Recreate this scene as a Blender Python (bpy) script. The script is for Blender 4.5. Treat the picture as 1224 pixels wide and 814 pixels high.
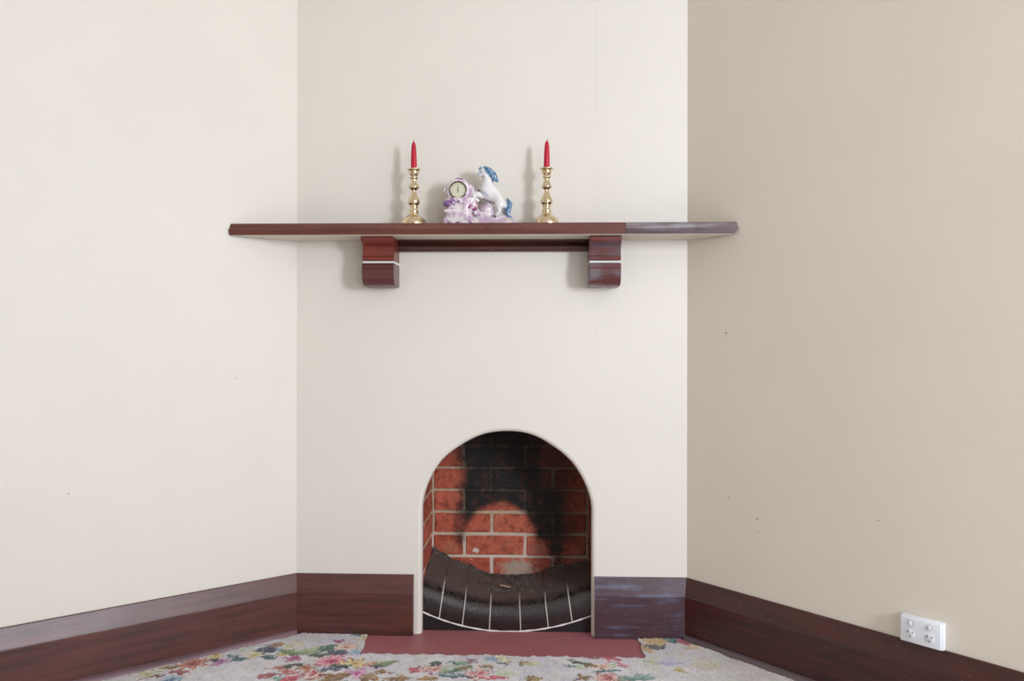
import bpy, bmesh, math, random
import numpy as np
from mathutils import Vector, Matrix
random.seed(7); rng = np.random.default_rng(7)
scene = bpy.context.scene
for o in list(bpy.data.objects): bpy.data.objects.remove(o)
C = scene.collection
# ------------------------------------------------------------------ camera
F, YAW, PITCH, ROLL = 988.7, 0.03608, 0.00143, 0.00161
CAM = Vector((0.131, -3.0, 1.065))
fw = Vector((-math.sin(YAW)*math.cos(PITCH), math.cos(YAW)*math.cos(PITCH), math.sin(PITCH)))
rt = Vector((math.cos(YAW), math.sin(YAW), 0)); up = rt.cross(fw)
r2 = rt*math.cos(ROLL)+up*math.sin(ROLL); u2 = -rt*math.sin(ROLL)+up*math.cos(ROLL)
cd = bpy.data.cameras.new('camera'); cam = bpy.data.objects.new('camera', cd); C.objects.link(cam)
m = Matrix((r2, u2, -fw)).transposed().to_4x4(); m.translation = CAM; cam.matrix_world = m
cd.sensor_width = 36; cd.lens = F*36/1224; cd.clip_start = .02
scene.camera = cam
# room plan: breast from (XL,0) to (XR,0); side walls run off along DL and DR, square to each other
XL, XR, CEIL = -0.766, 0.654, 2.9
AL = 0.85601; AR = math.pi/2-AL
DL = Vector((-math.sin(AL), -math.cos(AL), 0)); DR = Vector((math.sin(AR), -math.cos(AR), 0))
LR_, LL_ = 4.5, 4.4
PA, PB = Vector((XL, 0, 0)), Vector((XR, 0, 0))
PC, PE = PB+DR*LR_, PA+DL*LL_
NR = Vector((-math.cos(AR), -math.sin(AR), 0)); NL = Vector((math.cos(AL), -math.sin(AL), 0))
# PF = PC + DL*a = PE + DR*b
a_ = (PE-PC).dot(DL); PF = PC+DL*a_
# ------------------------------------------------------------------ light
w = bpy.data.worlds.new('world'); scene.world = w; w.use_nodes = True
w.node_tree.nodes['Background'].inputs[0].default_value = (.75, .86, 1, 1)
w.node_tree.nodes['Background'].inputs[1].default_value = 1.0
WIN = [(0.62, 1.22, 1.10, 2.30, 68), (2.1, 3.1, 0.95, 2.35, 10)]    # along window wall from right wall: s0, s1, z0, z1, watts; the second one is added for fill light
for (s0, s1, z0, z1, p) in WIN:
    ld = bpy.data.lights.new('window_daylight', 'AREA'); ld.shape = 'RECTANGLE'
    ld.size = s1-s0-.06; ld.size_y = z1-z0-.06; ld.energy = p; ld.color = (.815, .885, 1)
    lo = bpy.data.objects.new('window_daylight', ld); C.objects.link(lo)
    lo.location = PC+DL*((s0+s1)/2)-DR*.015+Vector((0, 0, (z0+z1)/2))
    lo.rotation_euler = (-DR).to_track_quat('-Z', 'Y').to_euler()
vs = scene.view_settings
vs.view_transform = 'Standard'; vs.look = 'None'; vs.gamma = 1; vs.use_curve_mapping = False; vs.exposure = 0.86

# ------------------------------------------------------------------ pixel helpers (1224x814 frame)
def ray(px, py): return (fw*F + r2*(px-612) - u2*(py-407)).normalized()
def on_y(px, py, Y):
    d = ray(px, py); return CAM+d*((Y-CAM.y)/d.y)
def on_z(px, py, Z=0.0):
    d = ray(px, py); return CAM+d*((Z-CAM.z)/d.z)
def on_plane(px, py, P, N):
    d = ray(px, py); return CAM+d*((P-CAM).dot(N)/d.dot(N))
# ------------------------------------------------------------------ node helpers
def lin(c):
    return tuple(((x/255)/12.92 if x/255 <= .04045 else ((x/255+.055)/1.055)**2.4) for x in c)+(1,)
class NT:
    def __init__(s, name):
        s.m = bpy.data.materials.new(name); s.m.use_nodes = True; s.t = s.m.node_tree
        s.b = s.t.nodes['Principled BSDF']
    def n(s, typ, **k):
        x = s.t.nodes.new(typ)
        for a, v in k.items(): setattr(x, a, v)
        return x
    def l(s, a, b): s.t.links.new(a, b)
    def val(s, sock, v):
        if hasattr(v, 'is_output'): s.l(v, sock)
        else: sock.default_value = v
    def math(s, op, a, b=0.0, clamp=False):
        x = s.n('ShaderNodeMath', operation=op); x.use_clamp = clamp
        s.val(x.inputs[0], a); s.val(x.inputs[1], b); return x.outputs[0]
    def smooth(s, v, lo, hi):
        x = s.n('ShaderNodeMapRange', interpolation_type='SMOOTHSTEP'); s.val(x.inputs[0], v)
        x.inputs[1].default_value = lo; x.inputs[2].default_value = hi; return x.outputs[0]
    def mix(s, f, a, b):
        x = s.n('ShaderNodeMix', data_type='RGBA'); s.val(x.inputs[0], f); s.val(x.inputs[6], a); s.val(x.inputs[7], b)
        return x.outputs[2]
    def obj(s, scale=(1, 1, 1)):
        tc = s.n('ShaderNodeTexCoord'); mp = s.n('ShaderNodeMapping'); mp.inputs['Scale'].default_value = scale
        s.l(tc.outputs['Object'], mp.inputs[0]); return mp.outputs[0]
    def pos(s): return s.n('ShaderNodeNewGeometry').outputs['Position']
    def noise(s, vec, scale, detail=4, rough=.55):
        x = s.n('ShaderNodeTexNoise'); s.l(vec, x.inputs['Vector']); x.inputs['Scale'].default_value = scale
        x.inputs['Detail'].default_value = detail; x.inputs['Roughness'].default_value = rough; return x.outputs['Fac']
    def bump(s, h, strength, dist=.002):
        x = s.n('ShaderNodeBump'); x.inputs['Strength'].default_value = strength; x.inputs['Distance'].default_value = dist
        s.l(h, x.inputs['Height']); s.l(x.outputs[0], s.b.inputs['Normal'])
    def set(s, **k):
        for a, v in k.items(): s.val(s.b.inputs[a.replace('_', ' ')], v)
        return s
def simple(name, col, rough=.5, metal=0, **k):
    t = NT(name); t.set(Base_Color=lin(col), Roughness=rough, Metallic=metal, **k); return t.m
def wall_mat(name, col, dots=()):
    t = NT(name); p = t.pos()
    n1 = t.noise(p, 2.2, 3); n2 = t.noise(p, 160, 3)
    c = t.mix(t.smooth(n1, .3, .7), lin([x*.985 for x in col]), lin(col))
    for (P, r) in dots:
        d = t.n('ShaderNodeVectorMath', operation='DISTANCE'); t.l(p, d.inputs[0]); d.inputs[1].default_value = P
        c = t.mix(t.smooth(d.outputs['Value'], r*1.2, r*.6), c, lin((88, 78, 66)))
    t.set(Base_Color=c, Roughness=.55); t.bump(t.math('ADD', n2, t.math('MULTIPLY', n1, 6)), .12, .002); return t.m
def wood_mat(name, c1, c2, rough=.28, axis=0, worn_or_sheen=None, spec=.5, coat=0):
    t = NT(name); sc = [22, 22, 22]; sc[axis] = 1.6
    v = t.obj(tuple(sc)); n = t.noise(v, 2.0, 6, .6); v2 = t.obj(); sp = t.noise(v2, 130, 2); big = t.noise(v2, 5, 3)
    c = t.mix(t.smooth(n, .3, .72), lin(c1), lin(c2))
    c = t.mix(t.smooth(sp, .70, .76), c, lin((150, 118, 110)))            # paint flecks
    if worn_or_sheen: c = t.mix(t.math('MULTIPLY', t.smooth(t.math('ADD', t.math('MULTIPLY', n, .6), t.math('MULTIPLY', big, .5)), .52, .66), .75), c, lin(worn_or_sheen))  # streak colour: wear on the bracket, painted sheen on skirting and shelf
    t.set(Base_Color=c, Roughness=t.math('ADD', t.math('MULTIPLY', big, .16), rough-.08), Specular_IOR_Level=spec, Coat_Weight=coat, Coat_Roughness=.42)
    t.bump(t.math('ADD', t.math('MULTIPLY', n, .6), t.math('MULTIPLY', sp, .6)), .3, .001); return t.m
M = {}
M['ceiling'] = simple('ceiling_paint', (238, 236, 230), .7)
M['floorboard'] = wood_mat('floorboard', (96, 66, 46), (70, 46, 32), .5)
M['base'] = wood_mat('mahogany', (96, 48, 38), (60, 28, 24), .40, coat=.45)
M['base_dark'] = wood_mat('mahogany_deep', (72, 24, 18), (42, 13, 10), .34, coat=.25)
M['base_worn'] = wood_mat('mahogany_scuffed', (84, 58, 66), (58, 34, 40), .30, worn_or_sheen=(112, 112, 134))  # bluish-grey streaks put the varnish reflection into the wood colour
M['quad'] = wood_mat('quad_wood', (134, 106, 112), (104, 78, 84), .42)
M['quad_dark'] = wood_mat('quad_wood_dark', (106, 90, 92), (84, 68, 70), .42)
M['shelf'] = wood_mat('shelf_wood', (104, 54, 42), (80, 36, 28), .33)
M['shelf_worn'] = wood_mat('shelf_wood_worn', (80, 52, 54), (62, 36, 38), .36, worn_or_sheen=(106, 96, 102))  # bright greyish sheen of the right board painted into its colour
M['shelf_edge'] = wood_mat('shelf_edge', (118, 72, 62), (92, 50, 42), .3)  # lighter tone paints the chamfer's highlight
M['shelf_worn_edge'] = wood_mat('shelf_edge_worn', (126, 112, 114), (104, 84, 88), .3, worn_or_sheen=(166, 164, 168))  # pale grey paints the chamfer's highlight on the right board
M['bracket'] = wood_mat('bracket_wood', (128, 54, 42), (86, 30, 24), .30)
M['bracket_worn'] = wood_mat('bracket_wood_worn', (112, 50, 42), (78, 30, 25), .28, worn_or_sheen=(110, 98, 104))
M['bracket_low'] = wood_mat('bracket_wood_low', (104, 54, 54), (74, 32, 32), .28)
M['bracket_worn_low'] = wood_mat('bracket_wood_worn_low', (104, 54, 50), (78, 34, 32), .28, worn_or_sheen=(124, 116, 124))
M['apron'] = wood_mat('apron_wood', (86, 44, 36), (58, 28, 24), .34)
M['white'] = simple('white_paint', (236, 236, 232), .4)
M['cream'] = simple('cream_paint', (216, 208, 192), .5)
M['plastic'] = simple('white_plastic', (236, 238, 242), .28)
M['plastic_grey'] = simple('grey_plastic', (168, 168, 174), .3)
M['slot'] = simple('socket_slot', (58, 54, 54), .6)
t = NT('brass'); v = t.obj(); n = t.noise(v, 90, 3)
t.set(Base_Color=t.mix(n, lin((218, 196, 158)), lin((232, 216, 186))), Metallic=1.0, Roughness=t.math('ADD', t.math('MULTIPLY', n, .08), .07)); M['brass'] = t.m
M['wax'] = simple('red_wax', (188, 0, 46), .42)
M['wick'] = simple('wick', (92, 70, 58), .9)
# ------------------------------------------------------------------ mesh helpers
def link(name, bm_or_me, mat=None, parent=None, smooth=None):
    if isinstance(bm_or_me, bmesh.types.BMesh):
        bmesh.ops.recalc_face_normals(bm_or_me, faces=bm_or_me.faces)
        me = bpy.data.meshes.new(name); bm_or_me.to_mesh(me); bm_or_me.free()
    else: me = bm_or_me
    if mat is not None: me.materials.append(M[mat] if isinstance(mat, str) else mat)
    o = bpy.data.objects.new(name, me); C.objects.link(o)
    if parent: o.parent = parent
    if smooth is not None:
        for p in me.polygons: p.use_smooth = True
        if smooth > 0: me.set_sharp_from_angle(angle=math.radians(smooth))
    return o
def tag(o, label=None, cat=None, group=None, kind=None):
    for k, v in (('label', label), ('category', cat), ('group', group), ('kind', kind)):
        if v: o[k] = v
    return o
def empty(name, loc, label, cat, rotz=0, group=None):
    o = bpy.data.objects.new(name, None); C.objects.link(o); o.location = loc; o.rotation_euler = (0, 0, rotz)
    o.empty_display_size = .05
    return tag(o, label, cat, group)
def add_box(bm, x0, x1, y0, y1, z0, z1, bev=0, seg=1):
    vs_ = [bm.verts.new((x, y, z)) for z in (z0, z1) for y in (y0, y1) for x in (x0, x1)]
    fs = [bm.faces.new([vs_[i] for i in f]) for f in ((0, 2, 3, 1), (4, 5, 7, 6), (0, 1, 5, 4), (2, 6, 7, 3), (0, 4, 6, 2), (1, 3, 7, 5))]
    if bev:
        es = list({e for f in fs for e in f.edges})
        bmesh.ops.bevel(bm, geom=es, offset=bev, segments=seg, affect='EDGES', profile=.5)
    return vs_
def prism(bm, pts, a0, a1, fn=None):
    """close polygon pts (u,v) swept from a0 to a1; fn(a,u,v)->xyz"""
    A = [bm.verts.new(fn(a0, u, v)) for u, v in pts]; B = [bm.verts.new(fn(a1, u, v)) for u, v in pts]
    n = len(pts)
    for i in range(n): bm.faces.new((A[i], A[(i+1) % n], B[(i+1) % n], B[i]))
    bm.faces.new(A[::-1]); bm.faces.new(B)
def lathe(bm, prof, seg=40, c=(0, 0), axis='z'):
    rings = []
    for r, z in prof:
        ring = []
        for i in range(seg):
            a = 2*math.pi*i/seg; x, y = c[0]+r*math.cos(a), c[1]+r*math.sin(a)
            ring.append(bm.verts.new((x, y, z) if axis == 'z' else (x, z, y)))
        rings.append(ring)
    for A, B in zip(rings, rings[1:]):
        for i in range(seg): bm.faces.new((A[i], A[(i+1) % seg], B[(i+1) % seg], B[i]))
    bm.faces.new(rings[0][::-1]); bm.faces.new(rings[-1])
def frame(P, e):           # object frame with local x along e, -y into the room
    return P, math.atan2(e.y, e.x)
# ------------------------------------------------------------------ setting: walls, floor, ceiling
RW_N = NR
def wpt(px, py): return tuple(on_plane(px, py, PB, NR))
M['wall_b'] = wall_mat('breast_paint', (231, 224, 212))
M['wall_l'] = wall_mat('left_paint', (231, 224, 212), dots=[(tuple(on_plane(82, 590, PA, NL)), .0022), (tuple(on_plane(281, 452, PA, NL)), .0018)])
M['wall_r'] = wall_mat('right_paint', (229, 218, 202), dots=[(wpt(868, 398), .0035), (wpt(905, 620), .0032), (wpt(871, 595), .0022), (wpt(906, 635), .002), (wpt(1050, 622), .002)])  # warm bounced light put into this wall's colour
AW, ACX, AZ = .309, .003, .43         # arch half width, centre, springing height
def arch_loop(r, Y, n=36):
    pts = [(ACX-r, Y, 0)]
    for i in range(n+1):
        a = math.pi-math.pi*i/n; wob = .0016*math.sin(a*5.3)+.001*math.sin(a*11)
        pts.append((ACX+(r+wob)*math.cos(a), Y, AZ+(r+wob)*math.sin(a)))
    pts.append((ACX+r, Y, 0)); return pts
bm = bmesh.new()
loops = [[bm.verts.new(p) for p in arch_loop(AW+dr_, Y)] for dr_, Y in ((.013, 0), (.0065, .0018), (.002, .0065), (0, .013), (0, .034), (.05, .034))]
for A, B in zip(loops, loops[1:]):
    for i in range(len(A)-1): bm.faces.new((A[i], A[i+1], B[i+1], B[i]))
L0 = loops[0]
tops = [bm.verts.new((v.co.x, 0, CEIL)) for v in L0[1:-1]]
for i in range(len(tops)-1): bm.faces.new((L0[1+i], L0[2+i], tops[i+1], tops[i]))
tl, bl = bm.verts.new((XL-.05, 0, CEIL)), bm.verts.new((XL-.05, 0, 0)); tr, br = bm.verts.new((XR+.05, 0, CEIL)), bm.verts.new((XR+.05, 0, 0))
bm.faces.new((bl, L0[0], L0[1], tops[0], tl)); bm.faces.new((L0[-1], br, tr, tops[-1], L0[-2]))
o = link('wall_center', bm, 'wall_b', smooth=40)
for p_ in o.data.polygons:
    if all(abs(o.data.vertices[v].co.y) < 1e-6 for v in p_.vertices): p_.use_smooth = False
tag(o, kind='structure')
def wall(name, P, e, L, mat, hole=()):
    """wall slab .12 thick behind the line P..P+e*L; room on local -y"""
    bm = bmesh.new(); T = .12
    if not hole: add_box(bm, 0, L, 0, T, -.012, CEIL)
    else:
        x = 0
        for (s0, s1, z0, z1) in hole:
            add_box(bm, x, s0, 0, T, -.012, CEIL); add_box(bm, s0, s1, 0, T, -.012, z0); add_box(bm, s0, s1, 0, T, z1, CEIL); x = s1
        add_box(bm, x, L, 0, T, -.012, CEIL)
    o = link(name, bm, mat); o.location, o.rotation_euler.z = P, math.atan2(e.y, e.x)
    return tag(o, kind='structure')
wall('wall_left', PE, -DL, LL_, 'wall_l')
wall('wall_right', PB, DR, LR_, 'wall_r')
wall('wall_window', PC, DL, (PF-PC).length, 'wall_b', [(s0, s1, z0, z1) for s0, s1, z0, z1, p in WIN])
wall('wall_back', PF, -DR, (PF-PE).length, 'wall_b')
for i, (s0, s1, z0, z1, p) in enumerate(WIN):
    bm = bmesh.new(); f = .05
    add_box(bm, s0, s0+f, .03, .09, z0, z1); add_box(bm, s1-f, s1, .03, .09, z0, z1)
    add_box(bm, s0+f, s1-f, .03, .09, z0, z0+f); add_box(bm, s0+f, s1-f, .03, .09, z1-f, z1); add_box(bm, s0+f, s1-f, .04, .08, (z0+z1)/2-.025, (z0+z1)/2+.025)
    o = link('window_%d' % (i+1), bm, 'white'); o.location = PC; o.rotation_euler.z = math.atan2(DL.y, DL.x); tag(o, kind='structure')  # the second frame only dresses the added fill light
def slab(name, z0, z1, mat, grow=.1):
    cen = (PA+PB+PC+PF+PE)/5; bm = bmesh.new()
    P = [p+(p-cen).normalized()*grow for p in (PA, PE, PF, PC, PB)]
    A = [bm.verts.new((p.x, p.y, z0)) for p in P]; B = [bm.verts.new((p.x, p.y, z1)) for p in P]
    for i in range(5): bm.faces.new((A[i], A[(i+1) % 5], B[(i+1) % 5], B[i]))
    bm.faces.new(A); bm.faces.new(B[::-1]); return tag(link(name, bm, mat), kind='structure')
slab('floor', -.06, -.012, 'floorboard'); slab('ceiling', CEIL, CEIL+.06, 'ceiling')
# ------------------------------------------------------------------ skirting boards: chamfered top, mitred inside corners
HB = .217
def skirting(name, P, e, x0, x1, m0, m1, mat, zb=-.012):
    prof = [(0, zb), (.024, zb), (.024, .153), (.0225, .156), (.0062, HB-.002), (.0045, HB), (0, HB)]
    bm = bmesh.new()
    def vrt(a, t_, z): return bm.verts.new((x0+t_*m0 if a == 0 else x1-t_*m1, -t_, z))
    # cut the run into a few lengths so that its edges can wander a little, as hand-planed boards do
    A = [vrt(0, *q) for q in prof]; B = [vrt(1, *q) for q in prof]; n = len(prof)
    for i in range(n): bm.faces.new((A[i], A[(i+1) % n], B[(i+1) % n], B[i]))
    bm.faces.new(A[::-1]); bm.faces.new(B)
    o = link(name, bm, mat); o.location = P; o.rotation_euler.z = math.atan2(e.y, e.x); return tag(o, kind='structure')
tL, tR = math.tan((math.pi/2-AL)/2), math.tan((math.pi/2-AR)/2)
EX = Vector((1, 0, 0))
OL, OR = on_y(493.5, 740, -.024).x, on_y(711, 740, -.024).x
skirting('baseboard_left', PA, -DL, -LL_, 0, 1, tL, 'base')
skirting('baseboard_center_left', PA, EX, 0, OL-XL, tL, 0, 'base')
skirting('baseboard_center_right', PB, EX, OR-XR, 0, 0, tR, 'base_worn')
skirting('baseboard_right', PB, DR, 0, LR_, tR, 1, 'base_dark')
skirting('baseboard_window', PC, DL, 0, (PF-PC).length, 1, 1, 'base')
skirting('baseboard_back', PF, -DR, 0, (PF-PE).length, 1, 1, 'base')
def quad(name, P, e, x0, x1, sh, mat='quad'):
    r = .022; bm = bmesh.new(); prof = [(.0242, -.012)]+[(.0242+r*math.sin(a), -.002+r*math.cos(a)) for a in [math.pi/2*i/6 for i in range(7)]]+[(.0242+r, -.012)]
    prism(bm, prof, 0, 1, lambda a, t_, z: ((x0 if a == 0 else x1)-(-t_*sh[0] if a == 0 else t_*sh[1]), -t_, z))
    o = link(name, bm, mat, smooth=50); o.location = P; o.rotation_euler.z = math.atan2(e.y, e.x); return tag(o, kind='structure')
quad('trim_1', PA, -DL, -LL_, 0, (1, tL)); quad('trim_2', PB, DR, 0, LR_, (tR, 1), 'quad_dark')
# ------------------------------------------------------------------ fireplace: brick lining, mortar, tiled fire bed
BD = .35                                       # depth of the brick back
def soot(t, c, dark, amt=1.0):
    s = t.n('ShaderNodeSeparateXYZ'); p = t.pos(); t.l(p, s.inputs[0]); X, Y, Z = s.outputs
    nz = t.math('SUBTRACT', t.noise(p, 11, 5, .65), .5); nz2 = t.math('SUBTRACT', t.noise(p, 55, 4, .7), .5)
    wob = t.math('ADD', t.math('MULTIPLY', nz, .10), t.math('MULTIPLY', nz2, .035))
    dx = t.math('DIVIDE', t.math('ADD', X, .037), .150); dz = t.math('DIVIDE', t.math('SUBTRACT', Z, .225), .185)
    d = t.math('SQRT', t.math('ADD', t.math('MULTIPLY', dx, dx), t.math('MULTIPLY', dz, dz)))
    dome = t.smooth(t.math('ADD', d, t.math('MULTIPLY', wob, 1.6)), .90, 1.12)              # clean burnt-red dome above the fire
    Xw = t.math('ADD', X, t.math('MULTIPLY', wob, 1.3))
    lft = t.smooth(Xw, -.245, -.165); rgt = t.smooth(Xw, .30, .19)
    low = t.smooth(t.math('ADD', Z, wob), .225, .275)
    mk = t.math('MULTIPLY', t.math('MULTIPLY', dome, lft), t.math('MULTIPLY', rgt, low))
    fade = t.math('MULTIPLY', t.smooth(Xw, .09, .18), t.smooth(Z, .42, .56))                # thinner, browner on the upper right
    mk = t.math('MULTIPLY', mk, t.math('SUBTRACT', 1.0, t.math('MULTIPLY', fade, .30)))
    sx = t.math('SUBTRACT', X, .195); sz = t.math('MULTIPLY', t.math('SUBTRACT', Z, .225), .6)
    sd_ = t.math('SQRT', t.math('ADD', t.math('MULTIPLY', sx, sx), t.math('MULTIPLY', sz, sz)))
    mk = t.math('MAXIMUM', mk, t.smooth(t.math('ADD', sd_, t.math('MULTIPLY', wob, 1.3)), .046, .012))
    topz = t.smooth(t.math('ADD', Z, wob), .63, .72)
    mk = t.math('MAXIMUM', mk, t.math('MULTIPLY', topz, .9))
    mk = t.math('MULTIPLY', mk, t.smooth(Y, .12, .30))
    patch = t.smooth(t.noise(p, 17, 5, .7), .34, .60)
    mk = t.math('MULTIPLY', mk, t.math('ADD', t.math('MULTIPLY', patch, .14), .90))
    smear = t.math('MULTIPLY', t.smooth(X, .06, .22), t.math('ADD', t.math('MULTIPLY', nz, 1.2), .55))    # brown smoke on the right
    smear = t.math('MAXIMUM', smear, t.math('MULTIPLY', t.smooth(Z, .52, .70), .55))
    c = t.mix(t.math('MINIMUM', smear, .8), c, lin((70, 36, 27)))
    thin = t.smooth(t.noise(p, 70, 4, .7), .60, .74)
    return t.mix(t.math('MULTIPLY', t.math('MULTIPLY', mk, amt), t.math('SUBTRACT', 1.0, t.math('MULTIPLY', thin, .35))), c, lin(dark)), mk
t = NT('brick'); oi = t.n('ShaderNodeObjectInfo'); p = t.pos()
c = t.mix(oi.outputs['Random'], lin((172, 76, 54)), lin((204, 108, 80)))
c = t.mix(t.smooth(t.noise(p, 26, 5, .7), .42, .70), c, lin((128, 56, 42)))
c = t.mix(t.math('MULTIPLY', t.smooth(t.noise(p, 12, 4, .7), .5, .75), .4), c, lin((206, 132, 104)))
c = t.mix(t.smooth(t.noise(p, 95, 3), .64, .74), c, lin((214, 170, 142)))
s = t.n('ShaderNodeSeparateXYZ'); t.l(p, s.inputs[0])
def stain(c, x, z, rx, rz, col, amt):
    a = t.math('DIVIDE', t.math('SUBTRACT', s.outputs[0], x), rx); b = t.math('DIVIDE', t.math('SUBTRACT', s.outputs[2], z), rz)
    d = t.math('ADD', t.math('SQRT', t.math('ADD', t.math('MULTIPLY', a, a), t.math('MULTIPLY', b, b))), t.math('MULTIPLY', t.math('SUBTRACT', t.noise(p, 48, 5, .75), .5), 2.4))
    return t.mix(t.math('MULTIPLY', t.smooth(d, 1.1, .5), amt), c, lin(col))
c = stain(c, .035, .145, .085, .045, (172, 164, 148), .75); c = stain(c, -.135, .218, .014, .012, (226, 212, 206), .9); c = stain(c, -.24, .225, .04, .03, (206, 140, 104), .35); c = stain(c, .12, .22, .05, .04, (196, 120, 110), .5)
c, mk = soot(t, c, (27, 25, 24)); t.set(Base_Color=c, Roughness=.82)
t.bump(t.math('ADD', t.noise(p, 120, 5, .7), t.noise(p, 40, 3)), .9, .004); M['brick'] = t.m
t = NT('mortar'); p = t.pos(); c = t.mix(t.noise(p, 40, 4), lin((206, 184, 156)), lin((160, 136, 110)))
s = t.n('ShaderNodeSeparateXYZ'); t.l(p, s.inputs[0]); c = t.mix(t.math('MULTIPLY', t.smooth(s.outputs[2], .33, .24), .6), c, lin((226, 212, 200)))
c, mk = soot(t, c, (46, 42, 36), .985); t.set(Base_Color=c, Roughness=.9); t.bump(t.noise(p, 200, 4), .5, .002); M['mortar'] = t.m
fire = empty('fireplace', (ACX, .0, 0), 'arched fireplace with soot-stained red brick lining and glazed dark tile fire bed', 'fireplace')
FX = ACX
SX0, SX1 = -.3105, .3165                        # faces of the side linings
bm = bmesh.new(); e_ = .005
add_box(bm, SX0-.09-FX, SX1+.09-FX, BD+e_, BD+.12, -.01, .93)
add_box(bm, SX0-.09-FX, SX0-e_-FX, .036, BD+e_, -.01, .93); add_box(bm, SX1+e_-FX, SX1+.09-FX, .036, BD+e_, -.01, .93)
add_box(bm, SX0-e_-FX, SX1+e_-FX, .036, BD+e_, .90, .93)
link('mortar_bed', bm, 'mortar', fire)
def brick(x0, x1, y0, y1, z0, z1):
    bm = bmesh.new(); cx, cy, cz = (x0+x1)/2, (y0+y1)/2, (z0+z1)/2
    add_box(bm, x0-cx, x1-cx, y0-cy, y1-cy, z0-cz, z1-cz, bev=.005)
    for v in bm.verts: v.co += Vector([random.uniform(-.0019, .0019) for _ in range(3)])
    o = link('brick', bm, 'brick', fire); o.location = (cx-FX, cy, cz); return o
PITCHZ, Z0, g = .0895, .0155, .0055
backj = {0: (-.183, .0645), 1: (-.071, .176)}
for k in range(10):
    z0, z1 = Z0+PITCHZ*k+g-.0005, Z0+PITCHZ*(k+1)-g
    if k == 0 and z1 < 0: continue
    js = [SX0]+list(backj[k % 2])+[SX1]                 # k=2 is the course just above z=.194
    for a, b in zip(js, js[1:]):
        j = random.uniform(-.003, .003); brick(a+g, b-g, BD+random.uniform(-.0015, .0015), BD+.06, z0, z1)
    ys = [.036]+([.135] if k % 2 else [.235])+[BD-.002]
    for a, b in zip(ys, ys[1:]):
        brick(SX0-.05, SX0+random.uniform(-.0015, .001), a+g*.8, b-g, z0, z1)
        brick(SX1+random.uniform(-.001, .0015), SX1+.05, a+g*.8, b-g, z0, z1)
# fire bed: sagging fan of seven glazed tiles with rounded noses
prof = [(.040, 0), (.040, .03), (.041, .052), (.046, .070), (.056, .084), (.072, .094), (.10, .102), (.16, .108), (.24, .114), (BD-.004, .122)]
def bed(x, i, dz=0.0, inset=0.0):
    Y, h = prof[i]; u = (x-FX)/.31; k = (Y-.04)/.31
    edge = .068 if x < FX else .062
    back = .098 if x < FX else .060
    lift = (edge+(back-edge)*k)*u*u
    # outward normal offset (approx.) for grout that sits below the glaze
    xx = FX+(x-FX)*(1-.75*min(h, .09)*(1-min(1, abs(u))**6)) - .012*k*(1-min(1, abs(u))**6)
    ny, nz = (-1, 0) if i < 2 else ((-.7, .7) if i < 5 else (0, 1))
    return Vector((xx-FX, Y-ny*-dz if False else Y+ny*dz, h+lift+nz*dz))
t = NT('glazed_tile'); p = t.pos(); s = t.n('ShaderNodeSeparateXYZ'); t.l(p, s.inputs[0])
n = t.noise(p, 60, 4, .65)
dust = t.smooth(t.math('ADD', s.outputs[1], t.math('MULTIPLY', t.math('SUBTRACT', n, .5), .09)), .050, .115)
c = t.mix(t.smooth(t.noise(p, 220, 2), .62, .70), lin((26, 13, 16)), lin((80, 58, 60)))
c = t.mix(t.math('MULTIPLY', dust, .85), c, t.mix(n, lin((66, 58, 54)), lin((108, 98, 92))))
t.set(Base_Color=c, Roughness=t.math('ADD', t.math('MULTIPLY', dust, .28), .25), Specular_IOR_Level=.9); t.bump(t.noise(p, 170, 3), .7, .0018); M['tile'] = t.m
t = NT('grout'); p = t.pos(); s = t.n('ShaderNodeSeparateXYZ'); t.l(p, s.inputs[0])
dust = t.smooth(t.math('ADD', s.outputs[1], t.math('MULTIPLY', t.math('SUBTRACT', t.noise(p, 50, 4), .5), .16)), .09, .20)
t.set(Base_Color=t.mix(dust, lin((222, 216, 206)), lin((84, 74, 66))), Roughness=.85); M['grout'] = t.m
t = NT('ash'); p = t.pos(); n = t.noise(p, 90, 5, .7)
t.set(Base_Color=t.mix(t.smooth(n, .3, .75), lin((54, 46, 42)), lin((112, 100, 90))), Roughness=.95); t.bump(t.noise(p, 160, 4), .8, .004); M['ash'] = t.m
xj = [SX0+.001]+[on_y(q, 750, .04).x for q in (525, 552.5, 585, 622.5, 655.6, 684)]+[SX1-.001]
def bed_surface(bm, x0, x1, nx, dz):
    rows = [[bm.verts.new(bed(x0+(x1-x0)*k/nx, i, dz)) for k in range(nx+1)] for i in range(len(prof))]
    for A, B in zip(rows, rows[1:]):
        for k in range(nx): bm.faces.new((A[k], A[k+1], B[k+1], B[k]))
    return rows
def bed_solid(bm, x0, x1, nx, dz, dz2):
    up_, dn = bed_surface(bm, x0, x1, nx, dz), bed_surface(bm, x0, x1, nx, dz2)
    for rr in (0, -1):
        for k in range(nx): bm.faces.new((up_[rr][k], up_[rr][k+1], dn[rr][k+1], dn[rr][k]))
    for cc in (0, -1):
        for i in range(len(prof)-1): bm.faces.new((up_[i][cc], up_[i+1][cc], dn[i+1][cc], dn[i][cc]))
fb = bmesh.new(); bed_solid(fb, xj[0], xj[-1], 28, -.0012, -.008); fbed = link('fire_bed', fb, 'grout', fire, smooth=50); fbed['label'] = 'pale grout bed under the dark glazed tiles'
for a, b in zip(xj, xj[1:]):
    bm = bmesh.new(); bed_solid(bm, a+(.0019 if a != xj[0] else 0), b-(.0019 if b != xj[-1] else 0), 6, .0006, -.005); link('tile', bm, 'tile', fbed, smooth=45)
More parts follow.
